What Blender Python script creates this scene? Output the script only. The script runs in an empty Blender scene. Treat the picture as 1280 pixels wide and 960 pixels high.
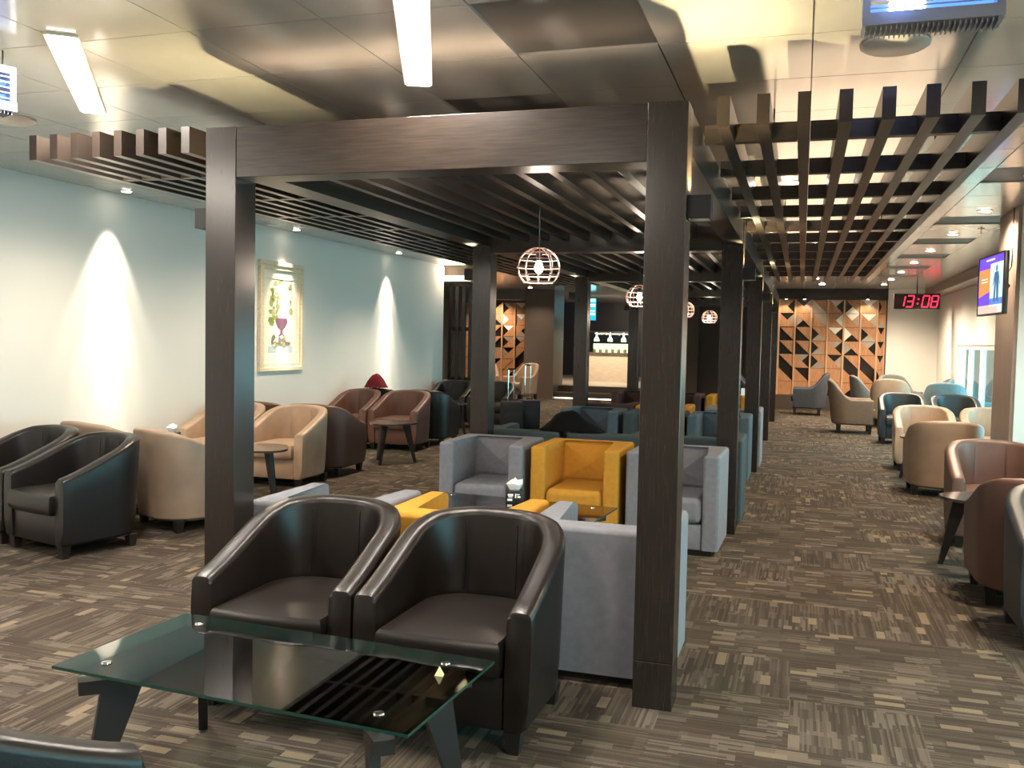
import bpy, bmesh, math, random
from mathutils import Vector, Matrix
random.seed(7)
C = bpy.context.scene.collection
PI = math.pi
scene = bpy.context.scene

# ------------------------------------------------------------------ camera
CAM_F, YAW, PITCH, ROLL, CAM_H = 1148.2, 0.3046, -0.0493, 0.0202, 1.5
fwd = Vector((-math.sin(YAW)*math.cos(PITCH), math.cos(YAW)*math.cos(PITCH), math.sin(PITCH)))
rgt = Vector((math.cos(YAW), math.sin(YAW), 0)); upv = rgt.cross(fwd)
r2 = math.cos(ROLL)*rgt + math.sin(ROLL)*upv; u2 = -math.sin(ROLL)*rgt + math.cos(ROLL)*upv
cam_d = bpy.data.cameras.new('camera'); cam = bpy.data.objects.new('camera', cam_d); C.objects.link(cam)
cam_d.sensor_fit = 'HORIZONTAL'; cam_d.sensor_width = 36.0; cam_d.lens = 36.0*CAM_F/1280.0
cam_d.clip_start = 0.05; cam_d.clip_end = 100
M = Matrix((r2, u2, -fwd)).transposed().to_4x4(); M.translation = (0, 0, CAM_H)
cam.matrix_world = M
scene.camera = cam

# ------------------------------------------------------------------ world, exposure
w = bpy.data.worlds.new('world'); scene.world = w; w.use_nodes = True
w.node_tree.nodes['Background'].inputs[0].default_value = (0.8, 0.85, 0.9, 1)
w.node_tree.nodes['Background'].inputs[1].default_value = 0.15
scene.view_settings.view_transform = 'Standard'; scene.view_settings.look = 'None'
scene.view_settings.exposure = 0.85; scene.view_settings.gamma = 1.0
scene.view_settings.use_curve_mapping = False

WARM = (1.0, 0.80, 0.58); NEUT = (1.0, 0.90, 0.78); COOL = (0.62, 0.88, 1.0)
def area_light(name, loc, sx, sy, power, col, rot=(0, 0, 0), spread=PI):
    d = bpy.data.lights.new(name, 'AREA'); d.shape = 'RECTANGLE'; d.size = sx; d.size_y = sy
    d.energy = power; d.color = col; d.spread = spread
    o = bpy.data.objects.new(name, d); C.objects.link(o); o.location = loc; o.rotation_euler = rot
    return o
def spot(name, loc, power, col, ang, blend=0.4, rot=(0, 0, 0), rad=0.03):
    d = bpy.data.lights.new(name, 'SPOT'); d.energy = power; d.color = col; d.spot_size = ang
    d.spot_blend = blend; d.shadow_soft_size = rad
    o = bpy.data.objects.new(name, d); C.objects.link(o); o.location = loc; o.rotation_euler = rot
    return o
# unseen fill added over the lounge behind the photographer, and the daylit glazing on the right
area_light('lounge_fill', (-4.6, 0.6, 2.70), 0.3, 1.6, 65, NEUT)
area_light('lounge_fill', (-1.6, 0.2, 2.70), 0.3, 1.6, 36, NEUT)
area_light('lounge_fill', (1.4, 0.2, 2.70), 0.3, 1.6, 65, NEUT)

# ------------------------------------------------------------------ materials
def mat(name, col, rough=0.5, metal=0.0, spec=0.5, emit=None, estr=0.0, var=None, bump=0.0, bscale=200, coat=0.0):
    m = bpy.data.materials.new(name); m.use_nodes = True; nt = m.node_tree; b = nt.nodes['Principled BSDF']
    b.inputs['Base Color'].default_value = (*col, 1); b.inputs['Roughness'].default_value = rough
    b.inputs['Metallic'].default_value = metal; b.inputs['Specular IOR Level'].default_value = spec
    b.inputs['Coat Weight'].default_value = coat
    if emit: b.inputs['Emission Color'].default_value = (*emit, 1); b.inputs['Emission Strength'].default_value = estr
    tc = None
    if var or bump:
        tc = nt.nodes.new('ShaderNodeTexCoord')
    if var:
        sc, amt, stretch = var
        mp = nt.nodes.new('ShaderNodeMapping'); mp.inputs['Scale'].default_value = stretch
        n = nt.nodes.new('ShaderNodeTexNoise'); n.inputs['Scale'].default_value = sc; n.inputs['Detail'].default_value = 5
        nt.links.new(tc.outputs['Object'], mp.inputs[0]); nt.links.new(mp.outputs[0], n.inputs['Vector'])
        r = nt.nodes.new('ShaderNodeValToRGB')
        r.color_ramp.elements[0].position = 0.3; r.color_ramp.elements[1].position = 0.7
        r.color_ramp.elements[0].color = (*[c*(1-amt) for c in col], 1)
        r.color_ramp.elements[1].color = (*[min(1, c*(1+amt)) for c in col], 1)
        nt.links.new(n.outputs['Fac'], r.inputs[0]); nt.links.new(r.outputs[0], b.inputs['Base Color'])
    if bump:
        n2 = nt.nodes.new('ShaderNodeTexNoise'); n2.inputs['Scale'].default_value = bscale; n2.inputs['Detail'].default_value = 3
        nt.links.new(tc.outputs['Object'], n2.inputs['Vector'])
        bp = nt.nodes.new('ShaderNodeBump'); bp.inputs['Strength'].default_value = bump; bp.inputs['Distance'].default_value = 0.004
        nt.links.new(n2.outputs['Fac'], bp.inputs['Height']); nt.links.new(bp.outputs[0], b.inputs['Normal'])
    return m
def emis(name, col, s):
    m = bpy.data.materials.new(name); m.use_nodes = True; nt = m.node_tree
    b = nt.nodes['Principled BSDF']; b.inputs['Base Color'].default_value = (0.02, 0.02, 0.02, 1)
    b.inputs['Emission Color'].default_value = (*col, 1); b.inputs['Emission Strength'].default_value = s
    return m
WOODV = mat('dark_laminate_upright', (0.022, 0.016, 0.0125), 0.24, spec=0.7, var=(9, 0.35, (14, 14, 0.8)))
WOODY = mat('dark_laminate_along', (0.018, 0.013, 0.010), 0.30, spec=0.45, var=(9, 0.35, (14, 0.8, 14)))
WOODX = mat('dark_laminate_across', (0.026, 0.019, 0.0145), 0.30, spec=0.45, var=(9, 0.4, (0.8, 14, 14)))
CEIL = mat('satin_metal_ceiling', (0.60, 0.575, 0.535), 0.16, metal=0.35, var=(3, 0.06, (1, 1, 1)))
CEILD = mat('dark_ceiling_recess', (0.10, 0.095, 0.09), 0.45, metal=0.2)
WALLW = mat('warm_white_wall', (0.74, 0.73, 0.69), 0.7, bump=0.05, bscale=90)
WALLD = mat('dark_brown_wall', (0.06, 0.045, 0.035), 0.5)
WALLN = mat('night_blue_wall', (0.012, 0.014, 0.028), 0.4)
COLM = mat('taupe_laminate', (0.30, 0.23, 0.19), 0.45, var=(6, 0.12, (8, 8, 0.6)))
STONE = mat('pale_stone_floor', (0.42, 0.38, 0.33), 0.25, var=(2.5, 0.2, (1, 3, 1)))
BLACKM = mat('black_metal', (0.008, 0.008, 0.008), 0.5)
CHAR = mat('dark_stained_leg', (0.016, 0.012, 0.010), 0.42)
CHROME = mat('chrome', (0.75, 0.75, 0.75), 0.12, metal=1.0)
PLAST = mat('black_plastic', (0.012, 0.012, 0.014), 0.35)
LE = lambda n, c, r=0.36: mat(n, c, r, spec=0.42, var=(5, 0.14, (1, 1, 1)), bump=0.12, bscale=160)
L_BLACK = LE('espresso_leather', (0.0095, 0.0066, 0.0050), 0.36)
L_DARK = LE('black_leather', (0.011, 0.010, 0.010), 0.38)
L_BROWN = LE('brown_leather', (0.095, 0.047, 0.035), 0.42)
L_RED = LE('red_brown_leather', (0.120, 0.062, 0.047), 0.40)
L_TAN = LE('tan_leather', (0.31, 0.222, 0.158), 0.45)
L_CREAM = LE('cream_leather', (0.44, 0.315, 0.225), 0.40)
L_NAVY = LE('navy_leather', (0.025, 0.030, 0.035), 0.42)
FA = lambda n, c: mat(n, c, 0.92, spec=0.15, var=(30, 0.08, (1, 1, 1)), bump=0.2, bscale=500)
F_GREY = FA('grey_fabric', (0.200, 0.206, 0.232))
F_YEL = FA('mustard_fabric', (0.50, 0.245, 0.035))
F_BLUE = FA('slate_blue_fabric', (0.080, 0.118, 0.145))
F_BLUED = FA('dark_teal_fabric', (0.055, 0.075, 0.082))
F_PLUM = FA('dark_plum_fabric', (0.070, 0.045, 0.045))
F_TAUPE = FA('taupe_fabric', (0.22, 0.16, 0.125))
F_SAND = FA('sand_fabric', (0.36, 0.26, 0.19))
F_SLATE = FA('slate_fabric', (0.062, 0.068, 0.08))
F_GREEN = FA('grey_green_fabric', (0.13, 0.14, 0.14))
F_AQUA = FA('pale_blue_fabric', (0.16, 0.23, 0.26))
PAPER = mat('white_paper', (0.85, 0.85, 0.82), 0.8)
VEN = mat('orange_veneer', (0.44, 0.212, 0.10), 0.4, var=(6, 0.2, (8, 8, 1.2)))
VENU = mat('pale_veneer_edge', (0.56, 0.33, 0.19), 0.45)
VENP = mat('pale_mirror_panel', (0.55, 0.42, 0.32), 0.25, metal=0.5)
VENW = mat('white_panel', (0.85, 0.78, 0.68), 0.4)
DMIR = mat('smoked_mirror', (0.03, 0.025, 0.022), 0.12, metal=0.4)
FRAMEC = mat('cream_gilt_frame', (0.72, 0.62, 0.45), 0.45, var=(40, 0.15, (1, 1, 1)))
LAMP_W = emis('lamp_face_warm', (1.0, 0.86, 0.66), 14)
LAMP_N = emis('lamp_face_white', (1.0, 0.95, 0.92), 16)
LED_R = emis('red_led', (1.0, 0.02, 0.06), 1.9)

def carpet_mat():
    m = bpy.data.materials.new('patchwork_carpet'); m.use_nodes = True; nt = m.node_tree; N = nt.nodes.new; L = nt.links.new
    b = nt.nodes['Principled BSDF']; b.inputs['Roughness'].default_value = 0.95; b.inputs['Specular IOR Level'].default_value = 0.1
    tc = N('ShaderNodeTexCoord'); sep = N('ShaderNodeSeparateXYZ'); L(tc.outputs['Object'], sep.inputs[0])
    def math_(op, a, b_=None):
        n = N('ShaderNodeMath'); n.operation = op
        for i, v in enumerate((a, b_)):
            if v is None: continue
            if isinstance(v, (int, float)): n.inputs[i].default_value = v
            else: L(v, n.inputs[i])
        return n.outputs[0]
    # which way a half-metre tile is laid
    tx = math_('FLOOR', math_('DIVIDE', sep.outputs[0], 0.5)); ty = math_('FLOOR', math_('DIVIDE', sep.outputs[1], 0.5))
    cmb = N('ShaderNodeCombineXYZ'); L(tx, cmb.inputs[0]); L(ty, cmb.inputs[1])
    wn = N('ShaderNodeTexWhiteNoise'); wn.noise_dimensions = '2D'; L(cmb.outputs[0], wn.inputs['Vector'])
    turn = math_('GREATER_THAN', wn.outputs['Value'], 0.52)
    sw = N('ShaderNodeCombineXYZ'); L(sep.outputs[1], sw.inputs[0]); L(sep.outputs[0], sw.inputs[1])
    mix = N('ShaderNodeMix'); mix.data_type = 'VECTOR'; L(turn, mix.inputs[0])
    L(tc.outputs['Object'], mix.inputs[4]); L(sw.outputs[0], mix.inputs[5])
    vec = mix.outputs[1]
    def brick(wd, ht, off, ph):
        mp = N('ShaderNodeMapping'); mp.inputs['Location'].default_value = (ph, ph*1.7, 0); L(vec, mp.inputs[0])
        n = N('ShaderNodeTexBrick'); n.inputs['Scale'].default_value = 1.0
        n.inputs['Brick Width'].default_value = wd; n.inputs['Row Height'].default_value = ht
        n.inputs['Mortar Size'].default_value = 0; n.offset = off
        n.inputs['Color1'].default_value = (0, 0, 0, 1); n.inputs['Color2'].default_value = (1, 1, 1, 1)
        L(mp.outputs[0], n.inputs['Vector']); return n.outputs['Color']
    bA = brick(0.115, 0.042, 0.37, 0.0); bB = brick(0.17, 0.0125, 0.23, 3.1); bC = brick(0.16, 0.125, 0.61, 7.7); bD = brick(0.31, 0.125, 0.41, 5.2)
    def ramp(src, stops):
        r = N('ShaderNodeValToRGB'); e = r.color_ramp.elements
        while len(e) < len(stops): e.new(0.5)
        for el, (p, c) in zip(e, stops): el.position = p; el.color = (*c, 1)
        L(src, r.inputs[0]); return r.outputs[0]
    big = ramp(bD, [(0.0, (0.056, 0.044, 0.034)), (0.5, (0.066, 0.053, 0.042)), (1.0, (0.080, 0.066, 0.050))])
    lightA = ramp(bA, [(0.84, (0, 0, 0)), (0.87, (0.30, 0.30, 0.30)), (0.985, (1, 1, 1))])
    lineB = ramp(bB, [(0.52, (0, 0, 0)), (0.58, (0.7, 0.7, 0.7)), (1.0, (1, 1, 1))])
    gateC = ramp(bC, [(0.66, (0, 0, 0)), (0.68, (1, 1, 1))])
    gl = math_('MULTIPLY', lineB, gateC)
    fac = math_('MULTIPLY', math_('MAXIMUM', math_('MULTIPLY', lightA, 0.85), math_('MULTIPLY', gl, 0.75)), 1.0)
    tone = ramp(bA, [(0.75, (0.15, 0.125, 0.10)), (0.88, (0.14, 0.125, 0.112)), (1.0, (0.23, 0.178, 0.12))])
    bE = brick(0.36, 0.0085, 0.31, 9.4)
    stri = N('ShaderNodeMix'); stri.data_type = 'RGBA'; stri.blend_type = 'MULTIPLY'; stri.inputs[0].default_value = 1.0
    L(big, stri.inputs[6]); L(ramp(bE, [(0.0, (0.72, 0.72, 0.72)), (0.6, (1, 1, 1)), (1.0, (1.45, 1.42, 1.36))]), stri.inputs[7]); big = stri.outputs[2]
    mc = N('ShaderNodeMix'); mc.data_type = 'RGBA'; L(fac, mc.inputs[0]); L(big, mc.inputs[6]); L(tone, mc.inputs[7])
    ns = N('ShaderNodeTexNoise'); ns.inputs['Scale'].default_value = 260; L(tc.outputs['Object'], ns.inputs['Vector'])
    mm = N('ShaderNodeMix'); mm.data_type = 'RGBA'; mm.blend_type = 'MULTIPLY'; mm.inputs[0].default_value = 0.55
    L(mc.outputs[2], mm.inputs[6]); L(ramp(ns.outputs['Fac'], [(0.3, (0.45, 0.45, 0.45)), (0.7, (1.35, 1.35, 1.35))]), mm.inputs[7])
    L(mm.outputs[2], b.inputs['Base Color'])
    bp = N('ShaderNodeBump'); bp.inputs['Strength'].default_value = 0.4; bp.inputs['Distance'].default_value = 0.004
    L(ns.outputs['Fac'], bp.inputs['Height']); L(bp.outputs[0], b.inputs['Normal'])
    return m
CARPET = carpet_mat()

def glass_mat(name, tint, refl=1.0):
    m = bpy.data.materials.new(name); m.use_nodes = True; nt = m.node_tree; nt.nodes.clear(); N = nt.nodes.new; L = nt.links.new
    o = N('ShaderNodeOutputMaterial'); t = N('ShaderNodeBsdfTransparent'); t.inputs[0].default_value = (*tint, 1)
    g = N('ShaderNodeBsdfGlossy'); g.inputs['Roughness'].default_value = 0.02; g.inputs[0].default_value = (1, 1, 1, 1)
    f = N('ShaderNodeFresnel'); f.inputs['IOR'].default_value = 1.5
    mu = N('ShaderNodeMath'); mu.operation = 'MULTIPLY'; mu.inputs[1].default_value = refl; mu.use_clamp = True
    mx = N('ShaderNodeMixShader'); L(f.outputs[0], mu.inputs[0]); L(mu.outputs[0], mx.inputs[0])
    L(t.outputs[0], mx.inputs[1]); L(g.outputs[0], mx.inputs[2]); L(mx.outputs[0], o.inputs[0])
    return m
GLASS = glass_mat('clear_green_glass', (0.88, 0.95, 0.92), 1.5)
GLASSE = mat('glass_edge', (0.012, 0.05, 0.038), 0.15, spec=0.6)
GLASSW = glass_mat('window_glass', (0.80, 0.95, 0.97), 0.3)

# ------------------------------------------------------------------ mesh helpers
def box(bm, x0, x1, y0, y1, z0, z1, bev=0.0, seg=2):
    r = bmesh.ops.create_cube(bm, size=1.0); vs = r['verts']
    for v in vs:
        v.co = Vector((x0+(v.co.x+.5)*(x1-x0), y0+(v.co.y+.5)*(y1-y0), z0+(v.co.z+.5)*(z1-z0)))
    if bev > 0:
        es = list({e for v in vs for e in v.link_edges})
        bmesh.ops.bevel(bm, geom=es, offset=bev, segments=seg, affect='EDGES', profile=0.5)
def tube(bm, pts, rad, n=6, closed=False):
    pts = [Vector(p) for p in pts]; rings = []
    for i, p in enumerate(pts):
        a = pts[i-1] if (i > 0 or closed) else p; b = pts[(i+1) % len(pts)] if (i < len(pts)-1 or closed) else p
        d = (b-a).normalized(); s = d.cross(Vector((0, 0, 1)))
        if s.length < 1e-3: s = d.cross(Vector((0, 1, 0)))
        s.normalize(); t = d.cross(s)
        rr = rad[i] if isinstance(rad, (list, tuple)) else rad
        rings.append([bm.verts.new(p+rr*(math.cos(2*PI*k/n)*s+math.sin(2*PI*k/n)*t)) for k in range(n)])
    m = len(rings)
    for i in range(m if closed else m-1):
        A, B = rings[i], rings[(i+1) % m]
        for k in range(n): bm.faces.new((A[k], A[(k+1) % n], B[(k+1) % n], B[k]))
    if not closed: bm.faces.new(rings[0][::-1]); bm.faces.new(rings[-1])
def lathe(bm, prof, n=20, c=(0, 0, 0)):
    rings = []
    for r, z in prof:
        rings.append([bm.verts.new((c[0]+r*math.cos(2*PI*k/n), c[1]+r*math.sin(2*PI*k/n), c[2]+z)) for k in range(n)])
    for A, B in zip(rings, rings[1:]):
        for k in range(n): bm.faces.new((A[k], A[(k+1) % n], B[(k+1) % n], B[k]))
    bm.faces.new(rings[0][::-1]); bm.faces.new(rings[-1])
def prism(bm, poly, z0, z1, axis='z'):
    f = {'z': lambda a, b, h: (a, b, h), 'y': lambda a, b, h: (a, h, b), 'x': lambda a, b, h: (h, a, b)}[axis]
    A = [bm.verts.new(f(a, b, z0)) for a, b in poly]; B = [bm.verts.new(f(a, b, z1)) for a, b in poly]; n = len(poly)
    for i in range(n): bm.faces.new((A[i], A[(i+1) % n], B[(i+1) % n], B[i]))
    bm.faces.new(A[::-1]); bm.faces.new(B)
def obj(name, bm, m, parent=None, loc=(0, 0, 0), rot=(0, 0, 0), smooth=35, wn=False):
    bmesh.ops.recalc_face_normals(bm, faces=bm.faces[:])
    me = bpy.data.meshes.new(name); bm.to_mesh(me); bm.free()
    for mm in (m if isinstance(m, (list, tuple)) else [m]): me.materials.append(mm)
    if smooth:
        for p in me.polygons: p.use_smooth = True
        me.set_sharp_from_angle(angle=math.radians(smooth))
    o = bpy.data.objects.new(name, me); C.objects.link(o); o.location = loc; o.rotation_euler = rot
    if wn:
        md = o.modifiers.new('weighted_normals', 'WEIGHTED_NORMAL'); md.keep_sharp = True; md.weight = 100
    if parent: o.parent = parent
    return o
def bx(name, m, parent, x0, x1, y0, y1, z0, z1, bev=0.0):
    bm = bmesh.new(); box(bm, x0, x1, y0, y1, z0, z1, bev); return obj(name, bm, m, parent, smooth=0)
def tag(o, label, cat, group=None):
    o['label'] = label; o['category'] = cat
    if group: o['group'] = group
    return o
def thing(name, label, cat, loc=(0, 0, 0), rz=0, group=None):
    o = bpy.data.objects.new(name, None); C.objects.link(o); o.location = loc; o.rotation_euler = (0, 0, rz)
    o.empty_display_size = 0.1
    return tag(o, label, cat, group)
def struct(o): o['kind'] = 'structure'; return o
def copy_tree(o, parent=None):
    c = o.copy(); C.objects.link(c)
    if parent: c.parent = parent
    for ch in [x for x in o.children]: copy_tree(ch, c)
    return c
def part_copy(src, parent, loc):
    c = src.copy(); C.objects.link(c); c.parent = parent; c.location = loc; return c

# ------------------------------------------------------------------ room shell
CZ = 2.77
struct(bx('floor', CARPET, None, -9.8, 3.0, -2.6, 31.0, -0.12, 0.0))
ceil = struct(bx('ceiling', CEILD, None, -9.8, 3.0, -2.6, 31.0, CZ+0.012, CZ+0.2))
# metal ceiling panels, joints left open; a few panels are dark recessed openings
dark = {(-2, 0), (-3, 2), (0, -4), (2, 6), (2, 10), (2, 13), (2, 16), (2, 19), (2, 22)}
PW, PH = 0.63, 0.65
near_src = None; rest = bmesh.new(); cnt = 0
cells = [(i, j) for i in range(-16, 5) for j in range(-11, 42)]
def cell_rank(c):
    x = (c[0]+.5)*PW; y = 4.0+(c[1]+.5)*PH-0.65
    if y < 2.6 or x < -1.05*y-0.8 or x > 0.26*y+0.9: return 1e9
    return x*x+y*y
for i, j in sorted(cells, key=cell_rank):
    x0 = i*PW; y0 = 4.0-0.65+j*PH
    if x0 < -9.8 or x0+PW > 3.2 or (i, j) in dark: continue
    if cell_rank((i, j)) < 1e8 and cnt < 300:
        if near_src is None:
            b = bmesh.new(); box(b, 0.003, PW-0.003, 0.003, PH-0.003, 0, 0.012)
            near_src = obj('ceiling_panel', b, CEIL, ceil, (x0, y0, CZ))
        else: part_copy(near_src, ceil, (x0, y0, CZ))
        cnt += 1
    else: box(rest, x0+0.003, min(3.0, x0+PW-0.003), y0+0.003, y0+PH-0.003, CZ, CZ+0.012)
o = obj('distant_ceiling_panels', rest, CEIL, ceil); o['kind'] = 'stuff'

struct(bx('wall_left', WALLW, None, -6.25, -6.1, -2.6, 15.25, 0, CZ))
struct(bx('wall_left_far', WALLD, None, -9.8, -9.65, 15.25, 31, 0, CZ))
struct(bx('wall_back', COLM, None, -6.1, 3.0, -2.75, -2.6, 0, CZ))
struct(bx('wall_far', WALLN, None, -9.65, 3.0, 30.6, 30.8, 0, CZ))
struct(bx('baseboard_left', WALLW, None, -6.1, -6.085, -2.6, 15.2, 0, 0.1))
struct(bx('wall_screen', WALLD, None, -0.86, 1.80, 22.16, 22.4, 0, CZ))
struct(bx('wall_clock', WALLW, None, 1.80, 2.85, 22.16, 22.4, 0, CZ))
# right wall with a long glazed strip
RW = 2.85
bmw = bmesh.new()
box(bmw, RW, RW+0.15, -2.6, 22.4, 1.55, CZ); box(bmw, RW, RW+0.15, -2.6, 22.4, 0, 0.15)
box(bmw, RW, RW+0.15, 19.4, 22.4, 0.15, 1.55); box(bmw, RW, RW+0.15, 9.2, 10.2, 0.15, 1.55)
struct(obj('wall_right', bmw, WALLW, None))
struct(bx('trim_1', COLM, None, 2.55, 2.85, 10.2, 22.16, 2.60, CZ-0.001))

def window(n, y0, y1):
    bm = bmesh.new()
    for z in (0.15, 1.47): box(bm, RW+0.02, RW+0.1, y0, y1, z, z+0.08)
    o = struct(obj('window_%d' % n, bm, VENW))
    k = max(2, int(round((y1-y0)/1.1))); src = None; ps = None
    for i in range(k+1):
        y = y0+(y1-y0)*i/k
        if src is None:
            b = bmesh.new(); box(b, RW+0.02, RW+0.1, -0.035, 0.035, 0.23, 1.47); src = obj('mullion', b, VENW, o, (0, min(max(y, y0+.035), y1-.035), 0))
        else: part_copy(src, o, (0, min(max(y, y0+.035), y1-.035), 0))
    for i in range(k):
        d = (y1-y0)/k
        if ps is None:
            b = bmesh.new(); box(b, RW+0.055, RW+0.065, 0.036, d-0.036, 0.23, 1.47); ps = obj('pane', b, GLASSW, o, (0, y0, 0))
        else: part_copy(ps, o, (0, y0+d*i, 0))
    return o
window(1, 10.2, 19.4); window(2, -2.4, 9.2)
# what shines behind that glazing: the bright concourse
SKYP = emis('bright_concourse', (0.46, 0.86, 0.92), 5.0)
struct(bx('wall_concourse', SKYP, None, 4.6, 4.65, -2.6, 22.4, 0.3, 2.4))
struct(bx('floor_concourse', STONE, None, 3.0, 4.65, -2.6, 22.4, -0.12, 0.0))
struct(bx('ceiling_concourse', WALLW, None, 3.0, 4.65, -2.6, 22.4, 2.45, 2.5))
area_light('concourse_light', (4.4, 4.0, 1.1), 1.3, 11.0, 36, COOL, (0, PI/2, 0))
area_light('concourse_light', (4.4, 15.0, 1.1), 1.3, 8.0, 40, COOL, (0, PI/2, 0))

# column on the right
colu = struct(bx('column_right', COLM, None, 1.80, 2.84, 9.20, 10.02, 0, CZ-0.001))
struct(bx('trim_2', WALLW, None, 1.83, 2.84, 9.18, 9.199, 0, CZ-0.001))

# ------------------------------------------------------------------ timber portal frames
XL, XR, PWD, PDP = -2.677, -0.4556, 0.161, 0.165
FY = [3.69, 7.34, 11.02, 14.71, 18.4]
FRL = ['largest dark timber portal frame, nearest, around the two front black armchairs',
       'second dark timber portal frame, behind the nearest grey and mustard chairs',
       'third dark timber portal frame counting from the camera, beside the slate blue chairs',
       'fourth dark timber portal frame, second from the far end of the row',
       'farthest and smallest dark timber portal frame, nearest the steps']
proto = None
for k, y in enumerate(FY):
    if proto is None:
        proto = thing('portal_frame', FRL[0], 'portal frame', (0, y, 0), 0, 'dark timber portal frames')
        for x0 in (XL, XR-PWD):
            p = bx('post', WOODV, proto, x0, x0+PWD, 0, PDP, 0.197, 2.45, 0.002)
            bx('post_base', WOODV, p, x0, x0+PWD, 0, PDP, 0.0, 0.194, 0.002)
        bx('cross_beam', WOODX, proto, XL+PWD+0.002, XR-PWD-0.002, 0.002, PDP-0.002, 2.217, 2.448, 0.002)
    else:
        c = copy_tree(proto); c.location = (0, y, 0); c['label'] = FRL[k]
# slatted canopies between the frames
ORD = ['nearest', 'second', 'third', 'farthest']
for k in range(4):
    y0 = FY[k]+PDP+0.001; y1 = FY[k+1]-0.001
    can = thing('slat_canopy', '%s dark slatted canopy overhead, between two timber portal frames%s' % (ORD[k], ['', ' over the slate blue chairs', ' with the second globe lamp', ' with the third globe lamp'][k] if k in (1,) else ''), 'slat canopy', (0, y0, 2.27), 0, 'slatted canopies between the frames')
    L = y1-y0
    for x0 in (XL+0.005, XR-0.145): bx('side_beam', WOODY, can, x0, x0+0.14, 0, L, 0, 0.178)
    s = None
    for i in range(10):
        x = XL+0.155+0.17*(i+0.75)
        if s is None:
            b = bmesh.new(); box(b, 0, 0.045, 0, L, 0.04, 0.15); s = obj('slat', b, WOODY, can, (x, 0, 0))
        else: part_copy(s, can, (x, 0, 0))
    s = None
    for i in range(4):
        y = L*(i+0.5)/4
        if s is None:
            b = bmesh.new(); box(b, XL+0.145, XR-0.145, -0.03, 0.03, 0.15, 0.178); s = obj('crossbar', b, WOODX, can, (0, y, 0))
        else: part_copy(s, can, (0, y, 0))
# open ceiling grids on both sides
def grid(label, xs, wd, y0, y1, xa, xb, cy):
    g = thing('slat_grid', label, 'ceiling grid', (0, y0, 2.40), 0)
    s = None
    for x in xs:
        if s is None:
            b = bmesh.new(); box(b, 0, wd, 0, y1-y0, 0, 0.13); s = obj('slat', b, WOODY, g, (x, 0, 0))
        else: part_copy(s, g, (x, 0, 0))
    s = None
    for y in cy:
        for a, b_ in zip([xa]+[x+wd for x in xs], list(xs)+[xb]):
            if b_-a < 0.01: continue
            if s is None or abs((b_-a)-s[1]) > 1e-4:
                b = bmesh.new(); box(b, 0.001, b_-a-0.001, 0, 0.05, 0.002, 0.082); s = (obj('crossbar', b, WOODX, g, (a, y-y0, 0)), b_-a)
            else: part_copy(s[0], g, (a, y-y0, 0))
    s = None
    for x in (xs[1], xs[-2]):
        for y in (cy[1], cy[len(cy)//2], cy[-2]):
            b = bmesh.new(); tube(b, [(x+wd/2, y-y0+.1, 0.13), (x+wd/2, y-y0+.1, CZ-2.40)], 0.005, 5); obj('hanger_rod', b, BLACKM, g)
    return g
rx = [-0.372+0.161*i for i in range(8)]
grid('dark egg-crate timber ceiling grid over the right aisle', rx, 0.052, 3.97, 13.9, XR+0.001, rx[-1]+0.052, [4.28+0.85*i for i in range(11)])
lx = [-3.97+0.137*i for i in range(8)]
grid('dark slatted ceiling grid over the left aisle, by the white wall', lx, 0.048, 3.95, 15.0, lx[0], XL-0.001, [4.6+0.85*i for i in range(12)])

# sconces: small black boxes on the outer faces of the posts, lighting up and down
def sconce(x, y, z, label, up, dn):
    s = thing('wall_sconce', label, 'sconce', (x, y, z), 0, 'black up-and-down sconces on the posts')
    b = bmesh.new()
    for a in ((-.045, -.04), (.04, .045)): box(b, a[0], a[1], -.045, .045, -.047, .047)
    for a in ((-.045, -.04), (.04, .045)): box(b, -.04, .04, a[0], a[1], -.047, .047)
    obj('housing', b, BLACKM, s)
    b = bmesh.new(); lathe(b, [(0.036, -0.036), (0.036, -0.033)], 14); obj('lens', b, emis('sconce_lens_down', (1, .85, .55), 5), s)
    b = bmesh.new(); lathe(b, [(0.036, 0.030), (0.036, 0.033)], 14); obj('lens', b, LAMP_W, s)
    if up: spot('sconce_up', (x, y, z+0.05), up, (1.0, 0.82, 0.45), math.radians(135), 0.5, (PI, 0, 0), 0.012)
    if dn: spot('sconce_down', (x, y, z-0.05), dn, (1.0, 0.86, 0.6), math.radians(60), 0.6, (0, 0, 0), 0.02)
on = ['nearest', 'second', 'third', 'fourth']
for k in range(4):
    sconce(XR+0.047, FY[k]+0.09, 2.04, 'black box sconce on the right post of the %s portal frame' % on[k], 34 if k == 0 else 40, 3)
    sconce(XL-0.047, FY[k]+0.09, 2.04, 'black box sconce on the left post of the %s portal frame' % on[k], 24 if k == 0 else 30, 3)

spot('sconce_up_core', (XR+.047, FY[0]+.09, 2.09), 22, (1.0, 0.84, 0.45), math.radians(62), 0.5, (PI, 0, 0), 0.012)
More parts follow.
